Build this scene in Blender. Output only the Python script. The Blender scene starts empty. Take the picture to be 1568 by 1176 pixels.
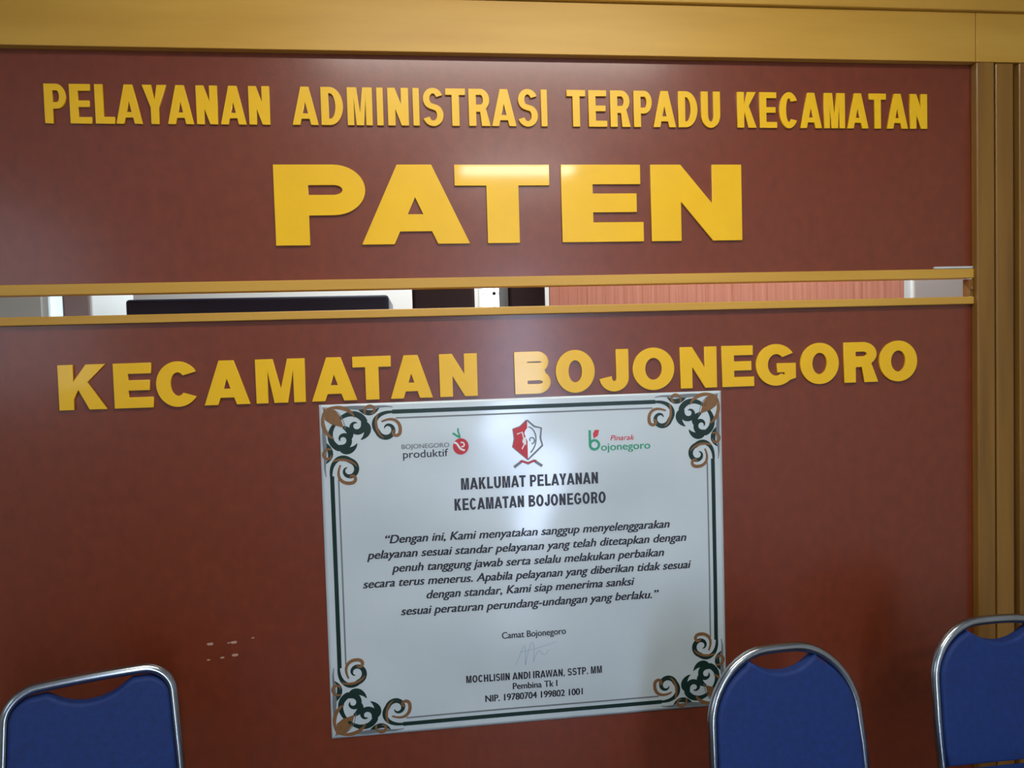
import bpy, bmesh, math, random
from mathutils import Matrix, Vector
random.seed(3)
scene=bpy.context.scene
scene.view_settings.view_transform='Standard'
FLOOR=-0.13; CEIL=3.0

# ------------------------------------------------------------ materials
def lin(c):
    return tuple((x/255/12.92) if x/255<=0.04045 else ((x/255+0.055)/1.055)**2.4 for x in c)+(1,)
def mat(name,rgb,rough=0.5,metal=0.0,spec=0.5,noise=0.0,nscale=(8,8,8),bump=0.0,bscale=30,coat=0.0,coat_r=0.1,rgb2=None,emit=None,estr=0,bdist=.02):
    m=bpy.data.materials.new(name); m.use_nodes=True
    nt=m.node_tree; b=nt.nodes['Principled BSDF']
    c=lin(rgb)
    b.inputs['Base Color'].default_value=c
    b.inputs['Roughness'].default_value=rough
    b.inputs['Metallic'].default_value=metal
    b.inputs['Specular IOR Level'].default_value=spec
    b.inputs['Coat Weight'].default_value=coat
    b.inputs['Coat Roughness'].default_value=coat_r
    tc=nt.nodes.new('ShaderNodeTexCoord'); mp=nt.nodes.new('ShaderNodeMapping')
    mp.inputs['Scale'].default_value=nscale
    nt.links.new(tc.outputs['Object'],mp.inputs['Vector'])
    nz=nt.nodes.new('ShaderNodeTexNoise'); nz.inputs['Scale'].default_value=1; nz.inputs['Detail'].default_value=5
    nt.links.new(mp.outputs['Vector'],nz.inputs['Vector'])
    rp=nt.nodes.new('ShaderNodeValToRGB')
    c2=lin(rgb2) if rgb2 else tuple(x*(1-noise) for x in c[:3])+(1,)
    rp.color_ramp.elements[0].position=.3; rp.color_ramp.elements[1].position=.7
    rp.color_ramp.elements[0].color=c2; rp.color_ramp.elements[1].color=c
    nt.links.new(nz.outputs['Fac'],rp.inputs['Fac'])
    nt.links.new(rp.outputs['Color'],b.inputs['Base Color'])
    if bump>0:
        n2=nt.nodes.new('ShaderNodeTexNoise'); n2.inputs['Scale'].default_value=bscale; n2.inputs['Detail'].default_value=3
        nt.links.new(tc.outputs['Object'],n2.inputs['Vector'])
        bp=nt.nodes.new('ShaderNodeBump'); bp.inputs['Strength'].default_value=bump; bp.inputs['Distance'].default_value=bdist
        nt.links.new(n2.outputs['Fac'],bp.inputs['Height']); nt.links.new(bp.outputs['Normal'],b.inputs['Normal'])
    if emit:
        b.inputs['Emission Color'].default_value=lin(emit); b.inputs['Emission Strength'].default_value=estr
    return m
M_panel=mat('brown_red_laminate',(124,54,27),rough=.38,spec=.5,rgb2=(112,48,24),nscale=(30,30,22),coat=.6,coat_r=.2,bump=.02,bscale=90)
M_gold=mat('gold_painted_wood',(212,166,68),rough=.5,rgb2=(194,146,50),nscale=(1.2,6,10),coat=.1,coat_r=.3)
M_post=mat('gold_brown_wood',(152,110,42),rough=.4,rgb2=(112,76,26),nscale=(14,14,1),coat=.1)
M_letter=mat('yellow_acrylic',(248,196,14),rough=.35,rgb2=(242,190,12),coat=.45,coat_r=.07)
M_groove=mat('groove_dark',(60,34,16),rough=.7)
M_wallp=mat('cream_wall_paint',(190,190,184),rough=.8,noise=.06,nscale=(2,2,2))
M_ceil=mat('ceiling_white',(225,228,228),rough=.9,noise=.04)
M_floor=mat('floor_tile',(50,42,38),rough=.4,noise=.15,nscale=(3,3,3))
M_blue=mat('blue_upholstery',(3,46,112),rough=.7,rgb2=(2,38,96),nscale=(60,60,60),bump=.12,bscale=400)
M_chrome=mat('chrome_tube',(170,180,188),rough=.2,metal=1.0,noise=.1)
M_black=mat('black_plastic',(22,22,24),rough=.5,noise=.2)
M_paper=mat('vinyl_banner',(208,222,226),rough=.3,rgb2=(198,213,218),nscale=(3,3,3),bump=.08,bscale=9,coat=1.0,coat_r=.12)
M_ink=mat('ink_black',(46,46,54),rough=.4,noise=.1)
M_dgreen=mat('ink_dark_green',(16,48,42),rough=.4,noise=.1)
M_ogold=mat('ink_bronze',(138,100,62),rough=.4,noise=.2,nscale=(60,60,60))
M_grey=mat('ink_grey',(120,128,132),rough=.4,noise=.1)
M_red=mat('ink_red',(206,50,58),rough=.4,noise=.1)
M_tgreen=mat('ink_green',(40,160,120),rough=.4,noise=.1)
M_white=mat('ink_white',(236,240,240),rough=.4,noise=.02)
M_navy=mat('navy_cabinet',(30,40,60),rough=.35,noise=.3)
M_dark=mat('dark_wood',(46,36,34),rough=.5,noise=.3)
M_lgrey=mat('light_grey_metal',(200,208,208),rough=.4,noise=.05)
M_pink=mat('pinkish_wood_slats',(226,170,146),rough=.5,rgb2=(200,138,114),nscale=(60,60,1.2))
M_frame=mat('window_frame_paint',(200,204,200),rough=.5,noise=.05)

# ------------------------------------------------------------ helpers
def link(o,parent=None):
    scene.collection.objects.link(o)
    if parent: o.parent=parent
    return o
def empty(name,loc=(0,0,0),rotz=0):
    e=bpy.data.objects.new(name,None); e.empty_display_size=.1; e.location=loc; e.rotation_euler=(0,0,rotz)
    return link(e)
def box(name,x0,x1,y0,y1,z0,z1,m,parent=None,bev=0.0):
    bm=bmesh.new(); bmesh.ops.create_cube(bm,size=1)
    for v in bm.verts:
        v.co=Vector(((x0+x1)/2+v.co.x*(x1-x0),(y0+y1)/2+v.co.y*(y1-y0),(z0+z1)/2+v.co.z*(z1-z0)))
    if bev>0: bmesh.ops.bevel(bm,geom=list(bm.edges),offset=bev,segments=3,profile=.5,affect='EDGES')
    me=bpy.data.meshes.new(name); bm.to_mesh(me); bm.free(); me.materials.append(m)
    return link(bpy.data.objects.new(name,me),parent)
def curve_to_mesh(cu,name,m,parent=None,smooth=False):
    tmp=bpy.data.objects.new('tmp',cu); scene.collection.objects.link(tmp)
    dg=bpy.context.evaluated_depsgraph_get(); dg.update()
    me=bpy.data.meshes.new_from_object(tmp.evaluated_get(dg))
    bpy.data.objects.remove(tmp)
    me.name=name; me.materials.clear(); me.materials.append(m)
    if smooth:
        for p in me.polygons: p.use_smooth=True
    return link(bpy.data.objects.new(name,me),parent)
def tube(name,pts,r,m,parent=None,cyclic=False):
    cu=bpy.data.curves.new(name,'CURVE'); cu.dimensions='3D'; cu.bevel_depth=r; cu.bevel_resolution=5; cu.use_fill_caps=True
    sp=cu.splines.new('POLY'); sp.points.add(len(pts)-1)
    for p,q in zip(sp.points,pts): p.co=(*q,1)
    sp.use_cyclic_u=cyclic
    return curve_to_mesh(cu,name,m,parent,True)
def XZ(me_ob): # stand a flat XY mesh up against the wall, facing -Y
    me_ob.data.transform(Matrix(((1,0,0,0),(0,0,-1,0),(0,1,0,0),(0,0,0,1))))

# ------------------------------------------------------------ letterforms (heavy grotesque)
def arc(cx,cy,rx,ry,a0,a1,n=18):
    return [(cx+rx*math.cos(math.radians(a0+(a1-a0)*i/n)),cy+ry*math.sin(math.radians(a0+(a1-a0)*i/n))) for i in range(n+1)]
def glyph(ch,W,H,s,h):
    if ch=='I': return [[(0,0),(0,H),(W,H),(W,0)]]
    if ch=='L': return [[(0,0),(0,H),(s,H),(s,h*1.05),(W,h*1.05),(W,0)]]
    if ch=='E':
        m0=H*.5-h*.46; m1=H*.5+h*.5
        return [[(0,0),(0,H),(W*.97,H),(W*.97,H-h),(s,H-h),(s,m1),(W*.92,m1),(W*.92,m0),(s,m0),(s,h),(W,h),(W,0)]]
    if ch=='T': return [[(W/2-s/2,0),(W/2-s/2,H-h*1.05),(0,H-h*1.05),(0,H),(W,H),(W,H-h*1.05),(W/2+s/2,H-h*1.05),(W/2+s/2,0)]]
    if ch=='N':
        t=s*.98; y1=H*t/(W-t)
        return [[(0,0),(0,H),(t,H),(W-t,y1),(W-t,H),(W,H),(W,0),(W-t,0),(t,H-y1),(t,0)]]
    if ch=='M':
        q=s*.86; mm=s*1.25; t=s*.5
        return [[(0,0),(0,H),(mm,H),(W/2,H*.32),(W-mm,H),(W,H),(W,0),(W-q,0),(W-q,H*.74),(W/2+t,0),(W/2-t,0),(q,H*.74),(q,0)]]
    if ch=='A':
        a=s*.52; b=s*.98; k=(W/2-a)/H; yl=.16*H; yh=yl+h*.85
        return [[(0,0),(W/2-a,H),(W/2+a,H),(W,0),(W-b,0),(W-b-k*yl,yl),(b+k*yl,yl),(b,0)],
                [(b+k*yh,yh),(W/2,min((W/2-b)/k,H*.8)),(W-b-k*yh,yh)]]
    if ch=='Y':
        b=s*1.15
        return [[(W/2-s/2,0),(W/2-s/2,.42*H),(0,H),(b,H),(W/2,.62*H),(W-b,H),(W,H),(W/2+s/2,.42*H),(W/2+s/2,0)]]
    if ch=='K':
        return [[(0,0),(0,H),(s,H),(s,.62*H),(W-1.35*s,H),(W*.985,H),(W*.60,.61*H),(W,0),(W-1.22*s,0),(W*.60-.62*s,.44*H),(s,.24*H),(s,0)]]
    if ch in 'PR':
        yb=.37*H if ch=='P' else .41*H
        ry=(H-yb)/2; rx=min(W*.42,ry*1.25); xc=W*(1 if ch=='P' else .96)-rx; cy=yb+ry
        hole=[(s,H-h)]+arc(xc,cy,max(rx-s,.12*W) if rx>s else .1*W,ry-h,90,-90,12)+[(s,yb+h)]
        if ch=='P': return [[(0,0),(0,H)]+arc(xc,cy,rx,ry,90,-90)+[(s,yb),(s,0)],hole]
        return [[(0,0),(0,H)]+arc(xc,cy,rx,ry,90,-52)+[(W,0),(W-1.2*s,0),(W*.52,yb-.03*H),(s,yb-.03*H),(s,0)],hole]
    if ch=='B':
        r1=.25*H; r2=.275*H; x1=W*.95-r1*1.05; x2=W-r2*1.1
        return [[(0,0),(0,H)]+arc(x1,H-r1,r1*1.05,r1,90,-50,12)+arc(x2,r2,r2*1.1,r2,50,-90,12),
                [(s,H-h)]+arc(x1,H-r1,max(r1*1.05-s*.85,.1*H),r1-h*.98,90,-90,10)+[(s,H-2*r1+h)],
                [(s,2*r2-h)]+arc(x2,r2,max(r2*1.1-s*.85,.11*H),r2-h*.98,90,-90,10)+[(s,h)]]
    if ch=='D':
        rx=min(W*.6,H*.5); xc=W-rx
        return [[(0,0),(0,H)]+arc(xc,H/2,rx,H/2,90,-90,24),[(s,H-h)]+arc(xc,H/2,rx-s,H/2-h,90,-90,20)+[(s,h)]]
    o=.012*H
    if ch=='O': return [arc(W/2,H/2,W/2,H/2+o,0,360,40)[:-1],arc(W/2,H/2,W/2-s*1.02,H/2-h,0,360,32)[:-1]]
    if ch=='C': return [arc(W/2,H/2,W/2,H/2+o,32,326,34)+arc(W/2,H/2,W/2-s,H/2-h,312,46,26)]
    if ch=='G':
        return [arc(W/2,H/2,W/2,H/2+o,34,312,34)+[(W*.985,.17*H),(W*.985,.54*H),(W*.52,.54*H),(W*.52,.54*H-h*.95),(W-s,.54*H-h*.95),(W-s,.25*H)]+arc(W/2,H/2,W/2-s,H/2-h,306,44,26)]
    if ch=='J':
        r=W/2; return [[(W-s,H),(W,H)]+arc(r,.32*H,r,.32*H+o,0,-176,20)+[(s*.98,.36*H)]+arc(r,.32*H,r-s,.32*H-h,-178,0,16)]
    if ch=='U':
        r=.36*H; return [[(0,H)]+arc(W/2,r,W/2,r+o,180,360,24)+[(W,H),(W-s,H)]+arc(W/2,r,W/2-s,r-h,360,180,20)+[(s,H)]]
    if ch=='H':
        a=H/2-h/2;b=H/2+h/2
        return [[(0,0),(0,H),(s,H),(s,b),(W-s,b),(W-s,H),(W,H),(W,0),(W-s,0),(W-s,a),(s,a),(s,0)]]
    if ch=='W':
        b=s*.9
        return [[(0,H),(b,H),(W*.27,.3*H),(W*.5-b*.5,H),(W*.5+b*.5,H),(W*.73,.3*H),(W-b,H),(W,H),(W*.78+b*.3,0),(W*.73-b*.4,0),(W*.5,.66*H),(W*.27+b*.4,0),(W*.22-b*.3,0)]]
    if ch=='S':
        t=h*.92
        ry1=(H+2*o-t)*.245; ry2=(H+2*o-t)*.255; cy1=H+o-t/2-ry1; cy2=-o+t/2+ry2
        rx=W/2-s*.44
        path=arc(W/2,cy1,rx*.94,ry1,18,240,22)+arc(W/2,cy2,rx,ry2,60,-162,22)
        L=[];R=[]
        for i,p in enumerate(path):
            a=path[max(i-1,0)];b=path[min(i+1,len(path)-1)]
            dx,dy=b[0]-a[0],b[1]-a[1];l=math.hypot(dx,dy) or 1;nx,ny=-dy/l,dx/l
            L.append((p[0]+nx*s*.44,p[1]+ny*t/2));R.append((p[0]-nx*s*.44,p[1]-ny*t/2))
        return [L+R[::-1]]
    if ch==',': return [[(0,0),(0,.2*H),(W,.2*H),(W,0),(W*.4,-.18*H),(0,-.18*H),(W*.5,0)]]
    if ch=='.': return [[(0,0),(0,.2*H),(W,.2*H),(W,0)]]
ADV=dict(P=667,E=667,L=611,A=722,Y=667,N=722,D=722,M=833,I=290,S=667,T=611,R=722,U=722,K=722,C=722,B=722,O=778,J=556,G=778,H=722,W=944)
ADV.update({' ':278,',':278,'.':278})
SB={'A':4,'Y':4,'T':21,'I':54,'W':4,'J':24,'O':44,'C':46,'G':44,'S':40,',':70,'.':70}
def word_boxes(word,x0,x1):
    pos=0;L=[]
    for c in word:
        if c!=' ':
            sb=SB.get(c,70); rb=SB.get(c,30 if c in 'PELRKB' else 66)
            if c in 'DU': rb=44
            L.append([c,pos+sb,pos+ADV[c]-rb])
        pos+=ADV[c]
    a=L[0][1];b=L[-1][2]
    return [(c,x0+(p-a)/(b-a)*(x1-x0),x0+(q-a)/(b-a)*(x1-x0)) for c,p,q in L]
def letters(name,boxes,z0,z1,s,h,depth,y,m,parent=None,bev=.0008):
    cu=bpy.data.curves.new(name,'CURVE'); cu.dimensions='2D'; cu.fill_mode='BOTH'; cu.extrude=max(depth/2-bev,0.0); cu.bevel_depth=bev; cu.bevel_resolution=1
    cu.offset=-bev
    for c,a,b in boxes:
        W=b-a; ss=min(s,W) if c!='I' else W
        for poly in glyph(c,W,z1-z0,ss,h):
            sp=cu.splines.new('POLY'); sp.points.add(len(poly)-1); sp.use_cyclic_u=True
            for p,q in zip(sp.points,poly): p.co=(a+q[0],z0+q[1],0,1)
    ob=curve_to_mesh(cu,name,m,parent); XZ(ob); ob.data.transform(Matrix.Translation((0,y,0)))
    return ob
def font_line(name,text,x0,x1,z,cap,y,m,parent,bold=0.0,shear=0.0):
    cu=bpy.data.curves.new(name,'FONT'); cu.body=text; cu.size=cap/.72; cu.shear=shear; cu.extrude=0
    ob=curve_to_mesh(cu,name,m,parent)
    xs=[v.co.x for v in ob.data.vertices]; a,b=min(xs),max(xs)
    k=(x1-x0-bold)/(b-a)
    for v in ob.data.vertices: v.co.x=x0+(v.co.x-a)*k; v.co.y+=z
    if bold>0:   # thicken strokes by overprinting
        bm=bmesh.new(); bm.from_mesh(ob.data); base=ob.data.copy()
        for i,(dx,dz) in enumerate(((bold,0),(bold*.5,bold*.3))):
            c=base.copy(); c.transform(Matrix.Translation((dx,dz,.00006*(i+1)))); bm.from_mesh(c)
        bm.to_mesh(ob.data); bm.free()
    XZ(ob); ob.data.transform(Matrix.Translation((0,y,0)))
    return ob

# ------------------------------------------------------------ room shell
XL,XR,YB,YO=-2.7,2.7,-5.0,2.2
box('floor',XL,XR,YB,YO,FLOOR-.1,FLOOR,M_floor)
box('ceiling',XL,XR,YB,YO,CEIL,CEIL+.1,M_ceil)
box('wall_right',XR,XR+.1,YB,YO,FLOOR,CEIL,M_wallp)
def wall_with_holes(name,axis,pos,th,a0,a1,holes,m):
    parts=[];c=a0
    for h0,h1,z0,z1 in holes:
        parts+=[(c,h0,FLOOR,CEIL),(h0,h1,z1,CEIL)]
        if z0>FLOOR: parts.append((h0,h1,FLOOR,z0))
        c=h1
    parts.append((c,a1,FLOOR,CEIL))
    bm=bmesh.new()
    for (p0,p1,q0,q1) in parts:
        r=bmesh.ops.create_cube(bm,size=1)
        for v in r['verts']:
            A=(p0+p1)/2+v.co.x*(p1-p0); T=pos+th/2+v.co.y*th; Z=(q0+q1)/2+v.co.z*(q1-q0)
            v.co=Vector((A,T,Z)) if axis=='y' else Vector((T,A,Z))
    bmesh.ops.recalc_face_normals(bm,faces=bm.faces)
    me=bpy.data.meshes.new(name); bm.to_mesh(me); bm.free(); me.materials.append(m)
    return link(bpy.data.objects.new(name,me))
def window(name,axis,pos,a0,a1,z0,z1,col,strength,nx=2,nz=2):
    e=empty(name)
    mp=mat('daylight_'+name,(220,235,255),emit=col,estr=strength)
    t=.03
    def bx(n,p0,p1,q0,q1,m,d0,d1):
        if axis=='y': box(n,p0,p1,pos+d0,pos+d1,q0,q1,m,e)
        else: box(n,pos+d0,pos+d1,p0,p1,q0,q1,m,e)
    bx('pane',a0,a1,z0,z1,mp,-.004,.004)
    bx('frame_bottom',a0,a1,z0,z0+t,M_frame,-.03,.03); bx('frame_top',a0,a1,z1-t,z1,M_frame,-.03,.03)
    bx('frame_side_a',a0,a0+t,z0,z1,M_frame,-.03,.03); bx('frame_side_b',a1-t,a1,z0,z1,M_frame,-.03,.03)
    for i in range(1,nx):
        c=a0+(a1-a0)*i/nx; bx('mullion_%d'%i,c-.008,c+.008,z0,z1,M_frame,-.02,.02)
    for i in range(1,nz):
        c=z0+(z1-z0)*i/nz; bx('transom_%d'%i,a0,a1,c-.008,c+.008,M_frame,-.02,.02)
wall_with_holes('wall_back','y',YB-.1,.1,XL,XR,[(.70,1.20,FLOOR,2.15)],M_wallp)
window('glare_window','y',YB-.05,.70,1.20,FLOOR,2.15,(205,222,255),15,1,3)  # unseen bright window, stretched down to the floor to lengthen its reflected streak
wall_with_holes('wall_left','x',XL-.1,.1,YB,YO,[(-4.5,-2.2,1.3,2.6)],M_wallp)
window('haze_window','x',XL-.05,-4.5,-2.2,1.3,2.6,(220,226,240),2.2,3,2)  # unseen glowing window, added for its hazy reflection on the left panels
wall_with_holes('wall_office','y',YO,.1,XL,XR,[(-2.10,-1.93,1.3,2.2),(.34,.64,1.3,2.2)],M_wallp)
window('window_2','y',YO+.05,.34,.64,1.3,2.2,(225,240,255),2.2,3,8)
window('window_3','y',YO+.05,-2.10,-1.93,1.3,2.2,(190,225,235),1.2,1,2)

# ------------------------------------------------------------ partition wall
wf=empty('wall_front')
box('upper_panel',XL,1.90,0,.03,1.71,CEIL,M_panel,wf)
box('lower_panel',XL,1.90,0,.03,FLOOR,1.635,M_panel,wf)
box('side_panel',1.90,XR,0.0,.03,FLOOR,CEIL,M_panel,wf)
t1=empty('trim_1')
box('beam_face',XL,1.796,-.03,0,2.393,2.548,M_gold,t1,.002)
box('beam_face_end',1.799,XR,-.03,0,2.393,2.548,M_gold,t1,.002)
box('beam_cap',XL,XR,-.045,0,2.549,2.62,M_gold,t1,.004)
box('beam_crown',XL,XR,-.06,0,2.62,2.70,M_gold,t1,.006)
t2=empty('trim_2')
box('bar',XL,1.80,-.015,.03,1.7025,1.7335,M_gold,t2,.003)
t3=empty('trim_3')
box('bar',XL,1.80,-.015,.03,1.618,1.6425,M_gold,t3,.003)
t4=empty('trim_4')
box('post_inner',1.800,1.862,-.03,0,FLOOR,2.393,M_post,t4,.005)
box('groove',1.862,1.872,-.008,0,FLOOR,2.393,M_groove,t4)
box('post_middle',1.872,1.935,-.024,0,FLOOR,2.393,M_post,t4,.005)
box('groove_b',1.935,1.95,-.006,0,FLOOR,2.393,M_groove,t4)
box('post_outer',1.95,2.05,-.03,0,FLOOR,2.393,M_post,t4,.005)
la=empty('latch')
box('plate',1.785,1.799,-.012,.02,1.644,1.70,M_post,la,.002); box('knob',1.788,1.796,-.018,-.012,1.664,1.676,M_ogold,la,.003)
box('cable_cover',1.665,1.799,-.012,0,1.7345,1.742,M_lgrey,None,.002)

# ------------------------------------------------------------ lettering
k=.9965
b1=[]
for w,a,b in (('PELAYANAN',-1.0325,-.4162),('ADMINISTRASI',-.3533,.4016),('TERPADU',.4621,.9483),('KECAMATAN',1.0036,1.6435)):
    b1+=word_boxes(w,a,b)
letters('lettering_sign',b1,2.1856,2.2962,.0225,.0185,.008,-.004,M_letter)
P=[('P',-.4159,-.1519),('A',-.1671,.1553),('T',.1138,.4032),('E',.4397,.6970),('N',.7221,1.0170)]
letters('lettering_sign.001',[(c,a*k,b*k) for c,a,b in P],1.8353,2.071,.098,.060,.008,-.004,M_letter)
Q='K -1.0387 -.9078 E -.8882 -.7804 C -.7714 -.6495 A -.6385 -.5074 M -.4906 -.3480 A -.3309 -.1973 T -.2089 -.0950 A -.0989 .0281 N .0497 .1647 B .2791 .3907 O .4070 .5305 J .5450 .6387 O .6512 .7862 N .8054 .9252 E .9424 1.0486 G 1.0551 1.1913 O 1.2045 1.3359 R 1.3538 1.4712 O 1.4757 1.6083'.split()
b3=[(Q[i],float(Q[i+1])*k,float(Q[i+2])*k) for i in range(0,len(Q),3)]
letters('lettering_sign.002',b3,1.374,1.504,.040,.031,.008,-.004,M_letter)

# ------------------------------------------------------------ poster
PX0,PX1,PZ0,PZ1=-.311,.936,.349,1.3634
PW,PH=PX1-PX0,PZ1-PZ0
def wave(x,z):   # slack vinyl sheet: soft ripples, flatter at the pinned rim
    u=(x-PX0)/PW; v=(z-PZ0)/PH
    rim=min(1,8*min(u,1-u,v,1-v)+.15)
    return -rim*(.0022*(1+math.sin(u*11+3*math.sin(v*4)))+.0012*(1+math.sin(v*19+u*7))+.0014*(1+math.sin(v*9-u*5+1)))
bm=bmesh.new(); n=120
g=[[bm.verts.new((PX0+PW*i/n,-.0014+wave(PX0+PW*i/n,PZ0+PH*j/n),PZ0+PH*j/n)) for j in range(n+1)] for i in range(n+1)]
for i in range(n):
    for j in range(n): bm.faces.new((g[i][j],g[i+1][j],g[i+1][j+1],g[i][j+1]))
me=bpy.data.meshes.new('service_pledge_poster'); bm.to_mesh(me); bm.free(); me.materials.append(M_paper)
for p in me.polygons: p.use_smooth=True
poster=link(bpy.data.objects.new('service_pledge_poster',me))
sm=poster.modifiers.new('thickness','SOLIDIFY'); sm.thickness=.0004; sm.offset=0
YP=-.0021
class Ink:
    def __init__(s,name,m,y=YP): s.v=[];s.f=[];s.name=name;s.m=m;s.y=y
    def stroke(s,pts,w,mp=lambda u,v:(u,v)):
        if len(pts)==2:
            a,b=pts; pts=[(a[0]+(b[0]-a[0])*i/80,a[1]+(b[1]-a[1])*i/80) for i in range(81)]
        n=len(pts); base=len(s.v)
        for i,p in enumerate(pts):
            a=pts[max(i-1,0)];b=pts[min(i+1,n-1)]
            dx,dy=b[0]-a[0],b[1]-a[1];l=math.hypot(dx,dy) or 1
            ww=(w(i/(n-1)) if callable(w) else w)/2
            for q in (1,-1):
                u,v=mp(p[0]-dy/l*ww*q,p[1]+dx/l*ww*q)
                s.v.append((PX0+u,s.y,PZ1-v))
        for i in range(n-1): s.f.append((base+2*i,base+2*i+1,base+2*i+3,base+2*i+2))
    def poly(s,pts,mp=lambda u,v:(u,v)):
        base=len(s.v)
        for p in pts:
            u,v=mp(*p); s.v.append((PX0+u,s.y,PZ1-v))
        s.f.append(tuple(range(base,base+len(pts))))
    def done(s):
        me=bpy.data.meshes.new(s.name); me.from_pydata(s.v,[],s.f); me.materials.append(s.m)
        link(bpy.data.objects.new(s.name,me),poster)
def spiral(cx,cy,r0,r1,a0,a1,n=28):
    return [(cx+(r0+(r1-r0)*i/n)*math.cos(math.radians(a0+(a1-a0)*i/n)),cy+(r0+(r1-r0)*i/n)*math.sin(math.radians(a0+(a1-a0)*i/n))) for i in range(n+1)]
def bez(p0,p1,p2,p3,n=20):
    return [tuple((1-t)**3*p0[k]+3*(1-t)**2*t*p1[k]+3*(1-t)*t*t*p2[k]+t**3*p3[k] for k in (0,1)) for t in [i/n for i in range(n+1)]]
ink_d=Ink('border_green',M_dgreen); ink_g=Ink('border_bronze',M_ogold,YP-.0004); ink_y=Ink('border_outline',M_grey,YP-.0002)
E0=.215
for (a,b) in (((E0,.028),(PW-E0,.028)),((E0,PH-.028),(PW-E0,PH-.028)),((.031,E0),(.031,PH-E0)),((PW-.031,E0),(PW-.031,PH-E0))):
    ink_d.stroke([a,b],.0125)
for (a,b) in (((E0+.01,.047),(PW-E0-.01,.047)),((E0+.01,PH-.047),(PW-E0-.01,PH-.047)),((.050,E0+.01),(.050,PH-E0-.01)),((PW-.050,E0+.01),(PW-.050,PH-E0-.01))):
    ink_y.stroke([a,b],.0045)
    ink_d.stroke([a,b],.0016)
taper=lambda m:(lambda t:.002+m*1.2*math.sin(math.pi*min(1,.12+t*.88)))
def ornament(mpa):
    S=1.14
    mp0=lambda u,v:mpa(u*S,v*S)
    for swap in (False,True):
        mp=(lambda u,v:mp0(v,u)) if swap else mp0
        ink_d.stroke(bez((.192,.025),(.15,.022),(.130,.05),(.148,.074))+spiral(.174,.070,.026,.007,175,-160)[2:],taper(.010),mp)
        ink_d.stroke(bez((.045,.045),(.07,.02),(.10,.02),(.115,.045))+spiral(.094,.058,.022,.007,-30,290)[2:],taper(.012),mp)
        ink_d.stroke(bez((.10,.010),(.12,.03),(.14,.03),(.155,.012)),taper(.010),mp)
        ink_d.stroke(bez((.115,.05),(.13,.06),(.125,.085),(.105,.095)),taper(.013),mp)
        ink_g.stroke(bez((.02,.012),(.06,.0),(.085,.02),(.09,.036)),taper(.007),mp)
        ink_g.stroke(spiral(.133,.020,.017,.006,150,460),taper(.005),mp)
        ink_g.stroke(bez((.16,.05),(.19,.035),(.212,.05),(.208,.078))+spiral(.196,.078,.012,.004,0,280)[2:],taper(.006),mp)
        ink_g.stroke(bez((.150,.030),(.140,.055),(.150,.085),(.165,.092)),taper(.004),mp)
        ink_y.stroke(bez((.008,.09),(.02,.13),(.004,.15),(.012,.19)),taper(.004),mp)
        ink_y.stroke(bez((.012,.05),(.005,.08),(.02,.10),(.010,.13)),taper(.004),mp)
        ink_y.stroke(bez((.05,.010),(.09,.005),(.12,.012),(.17,.008)),taper(.003),mp)
    ink_g.poly([(.010,.010),(.040,.014),(.052,.030),(.062,.062),(.030,.052),(.014,.040)],mp0)
    ink_y.stroke(bez((.008,.008),(.05,.01),(.06,.03),(.066,.066)),.002,mp0)
    ink_d.stroke(bez((.06,.06),(.08,.07),(.085,.085),(.07,.10)),taper(.012),mp0)
ornament(lambda u,v:(u,v)); ornament(lambda u,v:(PW-u,v)); ornament(lambda u,v:(u,PH-v)); ornament(lambda u,v:(PW-u,PH-v))
ink_d.done();ink_g.done();ink_y.done()
def UV(x,z): return (x-PX0,PZ1-z)
r=Ink('emblem_red',M_red,YP-.0004); gg=Ink('emblem_grey',M_grey,YP-.0002); wg=Ink('emblem_detail',M_white,YP-.0006); gr=Ink('logo_green',M_tgreen,YP-.0004)
cx,cz=.3125,1.228
def ec(pts): return [UV(cx+a,cz+b) for a,b in pts]
oct_=[(0,.066),(.022,.046),(.044,.040),(.040,.010),(.046,-.014),(.022,-.036),(0,-.056),(-.022,-.036),(-.046,-.014),(-.040,.010),(-.044,.040),(-.022,.046)]
r.poly(ec([(0,.066),(0,-.056),(-.022,-.036),(-.046,-.014),(-.040,.010),(-.044,.040),(-.022,.046)]))
gg.stroke(ec(oct_+[oct_[0]]),.006); gg.stroke(ec(bez((.004,.045),(.03,.04),(.036,-.01),(.008,-.035))),.004); gg.stroke(ec(spiral(.012,.004,.012,.004,-90,220)),.004)
wg.stroke(ec([(-.032,.024),(-.016,.030),(-.008,-.005),(-.02,-.026)]),.004); wg.poly(ec(spiral(-.004,.002,.012,.012,90,270)))
gg.stroke(ec([(-.044,-.078),(-.018,-.060),(0,-.068),(.018,-.060),(.044,-.078)]),.009)
r.stroke(ec([(-.026,-.060),(0,-.066),(.026,-.060)]),.005)
ax,az=.107,1.222
def ap(pts): return [UV(ax+a,az+b) for a,b in pts]
r.poly(ap([(p[0],p[1]*1.05) for p in spiral(0,0,.024,.024,0,350)]))
wg.stroke(ap(bez((-.020,.012),(-.006,.014),(-.010,-.010),(.012,-.012))),.006); wg.stroke(ap(spiral(.004,.004,.009,.004,120,-120)),.004)
gr.stroke(ap(bez((-.002,.026),(-.004,.045),(-.010,.046),(-.006,.056))),.005); gr.stroke(ap(bez((-.004,.030),(-.014,.032),(-.018,.042),(-.024,.040))),.006)
bx_,bz_=.520,1.215
def bl(pts): return [UV(bx_+a,bz_+b) for a,b in pts]
gr.stroke(bl([(-.012,.04),(-.012,-.004)]+spiral(.002,-.006,.014,.014,180,540,30)),.008)
r.poly(bl([(-.002,.028),(.004,.040),(.018,.040),(.014,.022),(.0,.014)]))
for q in (r,gg,wg,gr): q.done()
YT=-.0024
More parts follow.
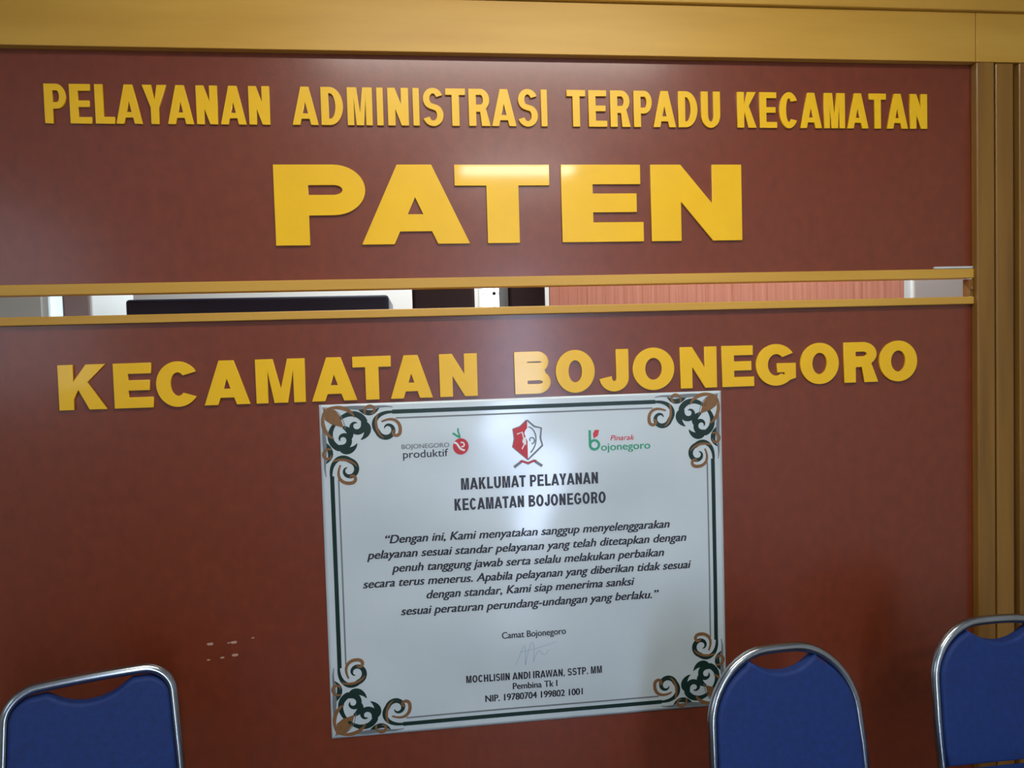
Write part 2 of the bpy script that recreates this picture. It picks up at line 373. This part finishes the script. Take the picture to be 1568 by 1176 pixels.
font_line('logo_text_a','BOJONEGORO',-.0715,.0722,1.222,.014,YT,M_grey,poster,.0006)
font_line('logo_text_b','produktif',-.068,.068,1.194,.024,YT,M_ink,poster,.0006)
font_line('logo_text_c','ojonegoro',.542,.700,1.190,.024,YT,M_tgreen,poster,.0012)
font_line('logo_text_d','Pinarak',.572,.650,1.220,.017,YT,M_red,poster,.0006,.3)
def head(n,t,x0,x1,z,cap,s,h): letters(n,word_boxes(t,x0,x1),z,z+cap,s,h,.0002,YT,M_ink,poster,0)
head('heading_a','MAKLUMAT PELAYANAN',.104,.5304,1.088,.036,.0074,.0064)
head('heading_b','KECAMATAN BOJONEGORO',.0821,.5539,1.0255,.036,.0074,.0064)
body=[('“Dengan ini, Kami menyatakan sanggup menyelenggarakan',-.1305,.759,.936),
('pelayanan sesuai standar pelayanan yang telah ditetapkan dengan',-.1868,.8118,.891),
('penuh tanggung jawab serta selalu melakukan perbaikan',-.1141,.738,.847),
('secara terus menerus. Apabila pelayanan yang diberikan tidak sesuai',-.2017,.8251,.8035),
('dengan standar, Kami siap menerima sanksi',-.0124,.6402,.760),
('sesuai peraturan perundang-undangan yang berlaku.”',-.0912,.718,.714)]
for i,(t,a,b,z) in enumerate(body): font_line('body_line_%d'%(i+1),t,a,b,z,.0265,YT,M_ink,poster,.0023,.25)
font_line('officer_title','Camat Bojonegoro',.2147,.4162,.621,.021,YT,M_ink,poster,.0012)
head('officer_name','MOCHLISIIN ANDI IRAWAN, SSTP. MM',.101,.528,.488,.023,.0044,.0040)
font_line('officer_rank','Pembina Tk I',.2445,.385,.457,.021,YT,M_ink,poster,.0015)
font_line('officer_number','NIP. 19780704 199802 1001',.1578,.4653,.423,.022,YT,M_ink,poster,.0018)
sg=Ink('signature',mat('ink_pen_blue',(158,184,204),rough=.5),YT)
sg.stroke([UV(*p) for p in bez((.255,.535),(.285,.60),(.29,.63),(.285,.53))+bez((.285,.53),(.31,.65),(.32,.60),(.31,.54))+bez((.31,.54),(.34,.62),(.33,.53),(.36,.575))],.0018)
sg.stroke([UV(*p) for p in bez((.27,.575),(.31,.58),(.34,.585),(.385,.60))],.0016); sg.done()
for ch in poster.children:
    for v in ch.data.vertices: v.co.y+=wave(v.co.x,v.co.z)

# chipped spots on the lower panel
bm=bmesh.new()
for x,z,w in ((-.653,.6655,.009),(-.585,.6655,.009),(-.62,.622,.006),(-.583,.627,.009),(-.60,.665,.004),(-.53,.675,.004),(-.66,.618,.005)):
    pts=[bm.verts.new((x+w*(1+.3*math.sin(i*2.3))*math.cos(i*.9),-.0006,z+w*.6*(1+.3*math.cos(i*1.7))*math.sin(i*.9))) for i in range(7)]
    bm.faces.new(pts[::-1])
me=bpy.data.meshes.new('paint_chips'); bm.to_mesh(me); bm.free(); me.materials.append(mat('chip',(190,150,130),rough=.7)); link(bpy.data.objects.new('paint_chips',me),wf)

# ------------------------------------------------------------ chairs
def rounded(hw,top,bot,r,n=12):
    p=[(-hw,bot)]
    p+=[(-hw,bot+(top-r-bot)*i/6) for i in range(1,6)]
    p+=[(-hw+r-r*math.cos(math.radians(90*i/n)),top-r+r*math.sin(math.radians(90*i/n))) for i in range(n+1)]
    m=max(0,hw-r)
    p+=[(-m+2*m*i/12,top) for i in range(1,12)]
    p+=[(hw-r+r*math.sin(math.radians(90*i/n)),top-r+r*math.cos(math.radians(90*i/n))) for i in range(n+1)]
    p+=[(hw,top-r-(top-r-bot)*i/6) for i in range(1,6)]
    p+=[(hw,bot)]
    return p
def chair(name,x,y,rot,hw,r,crown=.012,H=.851,flare=.28):
    e=empty(name,(x,y,FLOOR),rot)
    SEAT=.45; tilt=math.radians(9)
    def fl(pz): return 1+flare*min(max(H-pz,0),.28)
    def tl(px,pz,off=0): # plane of reclined back; top leans back (+y)
        d=pz-SEAT
        return (px*fl(pz),(d-(H-SEAT))*math.sin(tilt)-off,SEAT+d*math.cos(tilt)+ (H-SEAT)*(1-math.cos(tilt)))
    rt=.0125
    cr=lambda px:crown*(1-(px/hw)**2)
    arch=[tl(px,pz-rt-crown+(cr(px) if pz>H-.2 else 0)) for px,pz in rounded(hw-rt,H,.42,r)]
    tube('back_frame',arch,rt,M_chrome,e)
    ih=hw-2*rt+.004; top=H-2*rt-.006; ro=max(r-.014,.02)
    o=rounded(ih,top-crown,.47,ro); o=[(a,b+(cr(a) if b>H-.2 else 0)) for a,b in o]
    nw=.082; nd=.036
    left=[q for q in o if q[0]<-nw-.014]; right=[q for q in o if q[0]>nw+.014]
    base=top-crown+cr(nw)
    notch=[(-nw-.012,base)]+[(-nw+2*nw*i/20,base-nd*(math.sin(math.pi*i/20)**.6)) for i in range(1,20)]+[(nw+.012,base)]
    o=left+notch+right
    cu=bpy.data.curves.new('c','CURVE'); cu.dimensions='2D'; cu.fill_mode='BOTH'; cu.extrude=.010; cu.bevel_depth=.008; cu.bevel_resolution=4; cu.offset=-.008
    sp=cu.splines.new('POLY'); sp.points.add(len(o)-1); sp.use_cyclic_u=True
    for p,q in zip(sp.points,o): p.co=(*q,0,1)
    ob=curve_to_mesh(cu,'back_cushion',M_blue,e)
    for v in ob.data.vertices:
        px,pz,pd=v.co; v.co=Vector(tl(px,pz,pd))
    box('seat',-.205,.205,-.50,-.075,.425,.475,M_blue,e,.02)
    tube('seat_rail',[(-.195,-.09,.42),(-.195,-.46,.42),(-.17,-.49,.42),(.17,-.49,.42),(.195,-.46,.42),(.195,-.09,.42)],.011,M_chrome,e,True)
    lw=(hw-rt)*fl(0)
    for i,sx in enumerate((-1,1)):
        yb=tl(0,.42-rt-crown)[1]
        tube('rear_leg_%d'%(i+1),[(sx*lw,yb,.41),(sx*lw,yb+.01,.35),(sx*(lw+.004),.03,.012)],.0115,M_chrome,e)
        tube('front_leg_%d'%(i+1),[(sx*.195,-.44,.42),(sx*.2,-.47,.2),(sx*.205,-.49,.012)],.0115,M_chrome,e)
        tube('side_rail_%d'%(i+1),[(sx*.2,-.47,.2),(sx*(lw+.002),0.0,.2)],.008,M_chrome,e)
        for j,(yy,xx) in enumerate(((.03,lw+.004),(-.49,.205))):
            box('foot_%d_%d'%(i,j),sx*xx-.014,sx*xx+.014,yy-.014,yy+.014,0,.02,M_black,e,.004)
    tube('cross_bar',[(-lw,.0,.2),(lw,.0,.2)],.008,M_chrome,e)
    return e
chair('padded_chair',-.858,-.31,math.radians(19),.193,.065,.006,.858)
chair('padded_chair.001',.899,-.45,math.radians(4),.206,.15,.02,.855)
chair('padded_chair.002',1.578,-.37,math.radians(0),.204,.13,.02,.855)

# ------------------------------------------------------------ office behind the slot
def cab(name,x0,x1,y0,y1,z1,m,shelves=0):
    e=empty(name)
    box('body',x0,x1,y0,y1,FLOOR,z1,m,e,.012)
    for i in range(3): box('drawer_%d'%i,x0+.02,x1-.02,y0-.008,y0,FLOOR+.1+i*.5,FLOOR+.55+i*.5,m,e,.003)
cab('office_cabinet',-1.03,-.116,.5,.95,1.728,M_navy)
cab('bookcase',-.03,.20,.5,.85,2.0,M_dark)
cab('bookcase.001',.325,.465,.5,.85,2.0,M_dark)
cab('filing_cabinet',1.905,2.141,.45,.85,1.9,M_lgrey)
cab('locker',-1.24,-1.14,.5,.9,1.9,M_lgrey)
e=empty('wooden_screen')
for i in range(40):
    x=.472+i*(1.398/40); box('slat_%d'%i,x,x+.0346,.45,.465,FLOOR,1.95,M_pink,e,.001)

# ------------------------------------------------------------ lamps
def ceiling_lamp(name,x,y,w,d,power,col):
    e=empty(name)
    box('housing',x-w/2-.03,x+w/2+.03,y-d/2-.03,y+d/2+.03,CEIL-.05,CEIL,M_frame,e,.005)
    L=bpy.data.lights.new(name+'_light','AREA'); L.shape='RECTANGLE'; L.size=w; L.size_y=d; L.energy=power; L.color=col
    o=bpy.data.objects.new('tube_light',L); o.location=(x,y,CEIL-.055); link(o,e)
ceiling_lamp('ceiling_lamp',.8,-3.7,.9,.3,34,(1,.97,.92))
ceiling_lamp('ceiling_lamp.001',.40,-1.25,1.6,.25,37,(1,.94,.85))
ceiling_lamp('ceiling_lamp.002',0,1.3,1.2,.25,70,(.9,.96,1))
ceiling_lamp('slat_fill',1.2,.20,1.1,.08,46,(1,.98,.95))  # added fill light, set in front of the slats to brighten them
w=bpy.data.worlds.new('World'); scene.world=w; w.use_nodes=True
w.node_tree.nodes['Background'].inputs[0].default_value=(.6,.7,.8,1); w.node_tree.nodes['Background'].inputs[1].default_value=.5

# ------------------------------------------------------------ camera
th,ph,rh=[math.radians(a) for a in (6.702,2.315,1.664)]
F=Vector((math.sin(th)*math.cos(ph),math.cos(th)*math.cos(ph),-math.sin(ph)))
R0=Vector((math.cos(th),-math.sin(th),0)); U0=R0.cross(F)
R=R0*math.cos(rh)-U0*math.sin(rh); U=U0*math.cos(rh)+R0*math.sin(rh)
cd=bpy.data.cameras.new('camera'); cd.sensor_width=36; cd.lens=1180/1600*36; cd.clip_start=.05
co=bpy.data.objects.new('camera',cd)
mw=Matrix(((R.x,U.x,-F.x,0),(R.y,U.y,-F.y,-2.3),(R.z,U.z,-F.z,1.5),(0,0,0,1)))
co.matrix_world=mw; link(co); co.matrix_world=mw
scene.camera=co
